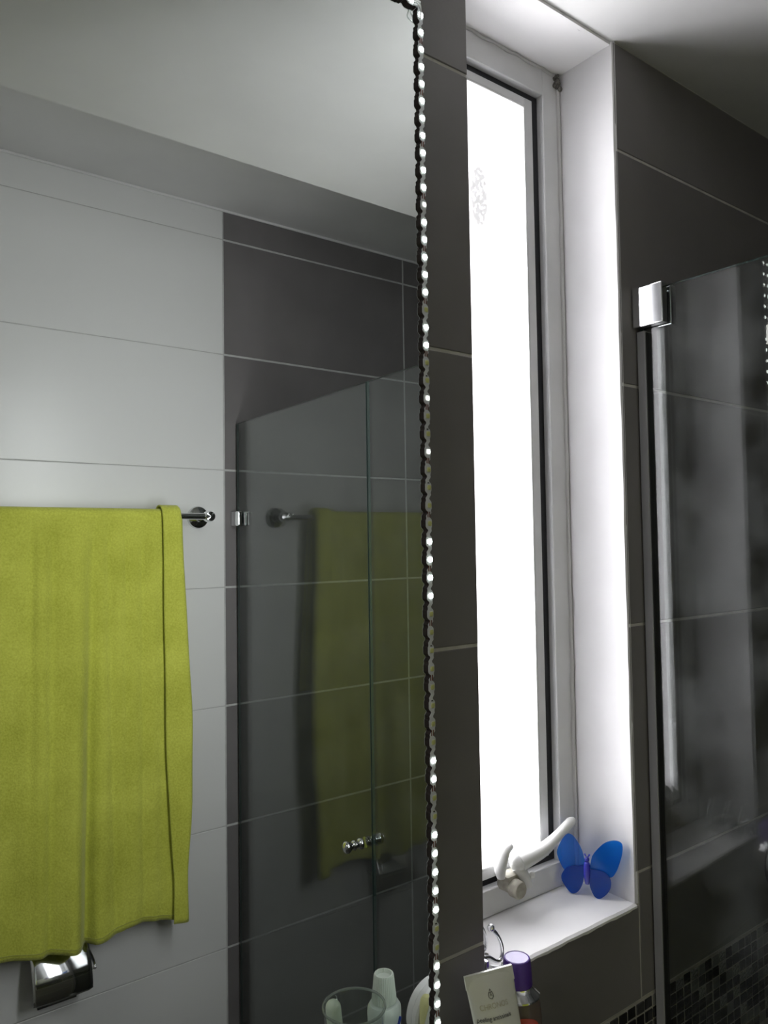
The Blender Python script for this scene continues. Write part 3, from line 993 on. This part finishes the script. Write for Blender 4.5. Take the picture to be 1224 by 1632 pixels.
tx = text_obj('script_print', "Johnson's", .0085, mw, M['labelwhite'], bt, shear=.25)
# wrap the script onto the bottle
for v in tx.data.vertices:
    w = v.co + base_of(bt) - bc
    s = w.dot(tan); a = ang0 + s / .0243
    r = .0243 + max(0, w.dot(nrm) - .0246)
    q = Vector((bc.x + r * math.cos(a), bc.y + r * math.sin(a), w.z + bc.z)) - base_of(bt)
    v.co = q

# flat cream tube standing on its cap, leaning back to the wall
tl, tr_ = Vector((.5085, -.0240)), Vector((.5600, -.0370))          # ends of the crimp
bl_c = Vector((.5330, -.0620))                                       # centre of the cap
tb_ = thing('cream_tube', 'pearly cream tube standing on its cap beside the mirror', 'tube', (bl_c.x, bl_c.y, SH))
topc = (tl + tr_) / 2; half = (tr_ - tl).length / 2
tdir = (tr_ - tl).normalized(); tn = Vector((tdir.y, -tdir.x))
if tn.y > 0: tn = -tn
TZ = 1.2345
def tube_pt(h, ang):
    """h 0 at the cap, 1 at the crimp"""
    c2 = bl_c.lerp(topc, h)
    wdt = .0205 + (half - .0205) * min(1, h * 1.05)
    dep = .0165 * (1 - h) ** .75 + .0007
    r = c2 + tdir * (wdt * math.cos(ang)) + tn * (dep * math.sin(ang))
    return Vector((r.x, r.y, SH + .030 + (TZ - SH - .030) * h))
bm = bmesh.new(); rg = []
for i in range(31):
    h = i / 30
    rg.append([bm.verts.new(tube_pt(h, 2 * math.pi * k / 36)) for k in range(36)])
for a, b in zip(rg, rg[1:]):
    for k in range(36):
        bm.faces.new((a[k], a[(k + 1) % 36], b[(k + 1) % 36], b[k]))
bm.faces.new(rg[0][::-1]); bm.faces.new(rg[-1])
obj('tube_body', bm, M['tube'], tb_, smooth=True)
obj('cap', lathe(bmesh.new(), [(.0185, 0), (.0195, .001), (.0200, .028), (.0180, .031), (.0, .031)], (bl_c.x, bl_c.y, SH), seg=40), M['whiteplastic'], tb_, smooth=True)
bm = bmesh.new()          # pressed crimp band
pts = []
for z in (TZ - .011, TZ + .0008):
    h = (z - SH - .030) / (TZ - SH - .030)
    c2 = bl_c.lerp(topc, h)
    for s, d in ((-1, -1), (1, -1), (1, 1), (-1, 1)):
        r = c2 + tdir * (half * .996 * s) + tn * (.0013 * d)
        pts.append(bm.verts.new((r.x, r.y, z)))
for f in ((0, 1, 2, 3), (4, 5, 6, 7), (0, 1, 5, 4), (1, 2, 6, 5), (2, 3, 7, 6), (3, 0, 4, 7)):
    bm.faces.new([pts[i] for i in f])
obj('crimp', bm, M['tube'], tb_)
def on_tube(h, s, lift=.0006):
    c2 = bl_c.lerp(topc, h)
    wdt = .0205 + (half - .0205) * min(1, h * 1.05)
    ca = max(-1, min(1, s / wdt)); ang = math.acos(ca)
    p = tube_pt(h, ang); p2 = tube_pt(h, -ang)
    p = p if (p - Vector((p2.x, p2.y, p.z))).dot(Vector((tn.x, tn.y, 0))) >= 0 else p2
    return p + Vector((tn.x, tn.y, .2)).normalized() * lift
def tube_text(name, body, size, h, s0, material, rot=0.0, shear=0.0):
    o = text_obj(name, body, size, Matrix.Identity(4), material, None, depth=.00008, shear=shear)
    ln_ = TZ - SH - .030
    for v in o.data.vertices:
        x = v.co.x * math.cos(rot) - v.co.y * math.sin(rot); y = v.co.x * math.sin(rot) + v.co.y * math.cos(rot)
        v.co = on_tube(h + y / ln_, s0 + x, .0005 + max(0, v.co.z)) - base_of(tb_)
    o.parent = tb_; o.location = (0, 0, 0)
    return o
tube_text('gold_print', 'CHRONOS', .0062, .765, -.0030, M['gold'])
tube_text('ink_print', 'peeling antissinais', .0050, .690, -.0050, M['ink'])
bm = bmesh.new()          # small line-drawn flower emblem
lnl = TZ - SH - .030
for pts_ in ([(-.0022, 0), (-.0026, .002), (-.0012, .0042), (0, .0030), (.0014, .0044), (.0026, .0018), (.0018, -.0004), (0, -.0012), (-.0020, -.0002)],
             [(-.0006, .0046), (.0002, .0064), (.0010, .0050)], [(-.0010, .0012), (.0002, .0024), (.0012, .0010)]):
    sp = spline([(x, y, 0) for x, y in pts_], 4)
    sweep(bm, [on_tube(.840 + p.y / lnl, -.0040 + p.x, .0004) for p in sp], .00022, 5)
obj('emblem', bm, M['ink'], tb_)
bm = bmesh.new()
dsk = [on_tube(.590 + .007 * math.sin(a) / lnl, -.0175 + .0070 * math.cos(a), .0004) for a in [2 * math.pi * k / 20 for k in range(20)]]
vv = [bm.verts.new(p) for p in dsk]; bm.faces.new(vv)
obj('brown_print', bm, M['brownprint'], tb_)

# toothpaste standing nozzle up, seen in the mirror
e_ = .068
pc = Vector((.4770, -.006 - e_, SH))
ps = thing('toothpaste_tube', 'white toothpaste tube with ribbed cap, seen reflected in the mirror', 'toothpaste', pc)
bm = bmesh.new(); rg = []
prof = [(.0000, .0200, .0015), (.010, .0200, .0040), (.040, .0195, .0110), (.070, .0188, .0150), (.086, .0182, .0165), (.0915, .0176, .0165), (.0950, .0155, .0145), (.0965, .0105, .0100)]
ca_, sa_ = math.cos(math.radians(-12)), math.sin(math.radians(-12))
for h, a_, b_ in prof:
    rg.append([bm.verts.new(pc + Vector((a_ * math.cos(t) * ca_ - b_ * math.sin(t) * sa_, a_ * math.cos(t) * sa_ + b_ * math.sin(t) * ca_, h))) for t in [2 * math.pi * k / 32 for k in range(32)]])
for a, b in zip(rg, rg[1:]):
    for k in range(32):
        bm.faces.new((a[k], a[(k + 1) % 32], b[(k + 1) % 32], b[k]))
bm.faces.new(rg[0][::-1]); bm.faces.new(rg[-1])
obj('tube_body', bm, M['paste'], ps, smooth=True)
obj('ribbed_cap', lathe(bmesh.new(), [(.0118, .0966), (.0122, .0980), (.0098, .1225), (.0092, .1240), (.0080, .1242), (.0076, .1200), (.0, .1198)], pc, seg=72, ribs=.05), M['pastecap'], ps)
bm = bmesh.new()          # blue brush stroke of the print, on the side turned to the mirror
pt = []
for x, h in [(.0055, .058), (.0050, .068), (.0020, .0755), (-.0025, .0765), (-.0050, .0725), (-.0035, .0680), (-.0005, .0700), (.0005, .0745), (.0035, .0800), (.0050, .0850)]:
    bdep = .0140 + (h - .055) * .1
    yy = bdep * math.sqrt(max(0, 1 - (x / .019) ** 2)) + .0006
    pt.append(pc + Vector((x * ca_ - yy * sa_, x * sa_ + yy * ca_, h)))
sweep(bm, spline(pt, 4), .0013, 8, up_=(0, 1, 0))
obj('blue_print', bm, M['blueprint'], ps, smooth=True)

# clear tumbler with a toothbrush
tcn = Vector((.4310, -.006 - .055, SH))
tu = thing('tumbler', 'clear plastic tumbler holding a toothbrush, reflected at the foot of the mirror', 'tumbler', tcn)
obj('cup_wall', lathe(bmesh.new(), [(.0, .001), (.0225, .001), (.0235, .003), (.0295, .1100), (.0308, .1125), (.0300, .1145), (.0284, .1145), (.0280, .1115), (.0222, .005), (.0, .0045)], tcn, seg=48), M['clear'], tu, smooth=True)
obj('rim', sweep(bmesh.new(), [tcn + Vector((.0300 * math.cos(a), .0300 * math.sin(a), .1142)) for a in [2 * math.pi * k / 48 for k in range(49)]], .0013, 8), M['rim'], tu, smooth=True)
bm = bmesh.new()
tb1 = bmesh.new()
br = thing('toothbrush', 'pale mint toothbrush with rounded handle leaning left in the tumbler', 'toothbrush', tcn + Vector((-.011, 0, .006)))
bp_ = spline([tcn + Vector((-.011, .000, .008)), tcn + Vector((-.0150, .000, .050)), tcn + Vector((-.0205, -.001, .095)), tcn + Vector((-.0232, -.0015, .1205))], 8)
rr_ = [.0035 + .0040 * min(1, (i / 24) * 1.5) for i in range(25)]
sweep(tb1, bp_, rr_, 14)
ball(tb1, bp_[-1], rr_[-1] * .995, 16)
obj('handle', tb1, M['brush'], br, smooth=True)
bm.free()

# round white container standing on edge
dc = Vector((.5740, -.1080, SH + .0356))
dk = thing('round_container', 'round flat white container standing on edge, reflected at the mirror corner', 'container', (dc.x, dc.y, SH))
obj('shell', lathe(bmesh.new(), [(.0, -.010), (.0335, -.010), (.0355, -.008), (.0355, .0005)], dc, (0, 1, 0), 56), M['whiteplastic'], dk, smooth=True)
obj('lid', lathe(bmesh.new(), [(.0355, .0009), (.0355, .0075), (.0335, .0098), (.0, .0104)], dc, (0, 1, 0), 56), M['whiteplastic'], dk, smooth=True)

# slim yellow stick
yc = Vector((.5460, -.0900, SH))
ys = thing('balm_stick', 'slim pale yellow stick with rounded top, reflected at the mirror corner', 'stick', yc)
obj('base', lathe(bmesh.new(), [(.0085, 0), (.0088, .001), (.0088, .034), (.0080, .036), (.0, .036)], yc, seg=28), mat('olive plastic', (.20, .18, .06), .4), ys, smooth=True)
obj('stick', lathe(bmesh.new(), [(.0074, .036), (.0076, .050), (.0074, .0600), (.0062, .0660), (.0038, .0695), (.0, .0705)], yc, seg=28), M['yellow'], ys, smooth=True)

# ------------------------------------------------------------------ things on the window sill
# blue butterfly leaning in the corner
O = Vector((0.78807, 0.04972, WZ0 + .0016))
bd = Vector((0.47091, -0.88218, 0)); bn = Vector((-0.88218, -0.47091, 0))
LEAN = 0.0
bf = thing('butterfly_ornament', 'translucent blue plastic butterfly standing on the window sill', 'ornament', O)
WINGS = {
 'upper': [[(-.0029, .0337), (-.0035, .0442), (-.0063, .0544), (-.0106, .0627), (-.0166, .0702), (-.0233, .0722), (-.0294, .0662), (-.0341, .0574), (-.0375, .0479), (-.0355, .0392), (-.0311, .03), (-.0258, .0255), (-.015, .0264)],
           [(.0037, .033), (.0044, .0402), (.0068, .0494), (.0131, .0583), (.0212, .0665), (.0282, .0702), (.0351, .0719), (.0411, .0707), (.0435, .0663), (.0428, .0567), (.0395, .0449), (.035, .0337), (.0288, .0262), (.0184, .0275)]],
 'lower': [[(-.0037, .0353), (-.0095, .0351), (-.0175, .0342), (-.0248, .0311), (-.0299, .0249), (-.0321, .0191), (-.0311, .0131), (-.0263, .0058), (-.0202, .0002), (-.0148, .0009), (-.0102, .0051), (-.0065, .0119), (-.0045, .0193)],
           [(.0033, .032), (.0099, .0336), (.0186, .0332), (.0246, .0303), (.0279, .0256), (.029, .0197), (.0276, .0125), (.0231, .0056), (.0169, .0001), (.0125, -.0012), (.0082, .0012), (.0044, .0085), (.0025, .0178)]]}
def closed_spline(pts, n):
    N = len(pts); out = []
    for i in range(N):
        a, b, c, d = (Vector(pts[(i + k) % N]) for k in (-1, 0, 1, 2))
        for k in range(n):
            t = k / n
            out.append(0.5 * ((2 * b) + (c - a) * t + (2 * a - 5 * b + 4 * c - d) * t * t + (3 * b - a - 3 * c + d) * t ** 3))
    return out
for kind, dep in (('upper', -.0020), ('lower', .0004)):
    for outl in WINGS[kind]:
        poly = [(p.x, p.y) for p in closed_spline(outl, 4)]
        bm = bmesh.new()
        prism(bm, poly, lambda s, t, d: O + bd * s + Vector((0, 0, t)) + bn * (dep + d), .0016)
        obj('wing', bm, M['blue'] if kind == 'upper' else M['bluedeep'], bf)
bm = bmesh.new()
sweep(bm, spline([O + Vector((0, 0, .0150)) + bn * .002, O + Vector((0, 0, .0230)) + bn * .003, O + bd * .0002 + Vector((0, 0, .0330)) + bn * .003, O + bd * .0004 + Vector((0, 0, .0405)) + bn * .003, O + bd * .0005 + Vector((0, 0, .0425)) + bn * .003], 6),
      [.0016 + .0026 * math.sin(min(1, i / 22) * math.pi * .80 + .3) for i in range(25)], 14)
obj('abdomen', bm, M['bluebody'], bf, smooth=True)
bm = ball(bmesh.new(), O + bd * .0006 + Vector((0, 0, .0455)) + bn * .003, .0030, 16)
obj('head', bm, M['bluebody'], bf, smooth=True)
for tip in (-.0018, .0042):
    bm = sweep(bmesh.new(), [O + bd * .0006 + Vector((0, 0, .0470)) + bn * .003, O + bd * (tip * .6 + .0003) + Vector((0, 0, .0500)) + bn * .004, O + bd * tip + Vector((0, 0, .0523)) + bn * .0045], [.0009, .0008, .0011], 8)
    obj('antenna', bm, M['bluebody'], bf, smooth=True)

# chrome hook rack lying on the sill against the hidden left reveal
hk = thing('hook_rack', 'chrome double hook rack with ball tips lying on the window sill', 'hook rack', (.572, .035, WZ0))
obj('rail', box(.5615, .5660, -.000, .078, WZ0 + .0005, WZ0 + .016, bevel=.001), M['chrome'], hk)
for y0 in (.010, .034, .058):
    bm = bmesh.new()
    y = y0
    hp = spline([(.5650, y, WZ0 + .0195 - .004), (.5760, y, WZ0 + .0120), (.5860, y, WZ0 + .0052), (.5915, y, WZ0 + .0042), (.5945, y, WZ0 + .0080), (.5950, y, WZ0 + .0150), (.5925, y, WZ0 + .0240), (.5870, y, WZ0 + .0330), (.5800, y, WZ0 + .0400)], 6)
    sweep(bm, hp, .0021, 10, up_=(0, 1, 0))
    ball(bm, (.5792, y, WZ0 + .0412), .0040, 16)
    obj('hook', bm, M['chrome'], hk, smooth=True)
    bm = bmesh.new()
    hp = spline([(.5650, y + .002, WZ0 + .0080), (.5720, y - .004, WZ0 + .0058), (.5800, y - .010, WZ0 + .0040), (.5830, y - .0115, WZ0 + .0048), (.5840, y - .012, WZ0 + .0085)], 5)
    sweep(bm, hp, .0022, 10, up_=(0, 0, 1))
    obj('lower_hook', bm, M['chrome'], hk, smooth=True)

# ------------------------------------------------------------------ fill lamp added out of view to brighten the room
lp = thing('added_fill_lamp', 'added fill lamp, round and white on the lowered ceiling, left of the viewer', 'lamp', (-.62, -.33, ZS))
obj('housing', lathe(bmesh.new(), [(.15, 0), (.15, .030), (.14, .034)], (-.62, -.33, ZS), (0, 0, -1), 40), M['fill_base'], lp, smooth=True)
obj('diffuser', lathe(bmesh.new(), [(.138, .033), (.130, .052), (.090, .066), (.0, .072)], (-.62, -.33, ZS), (0, 0, -1), 40), M['lamp'], lp, smooth=True)
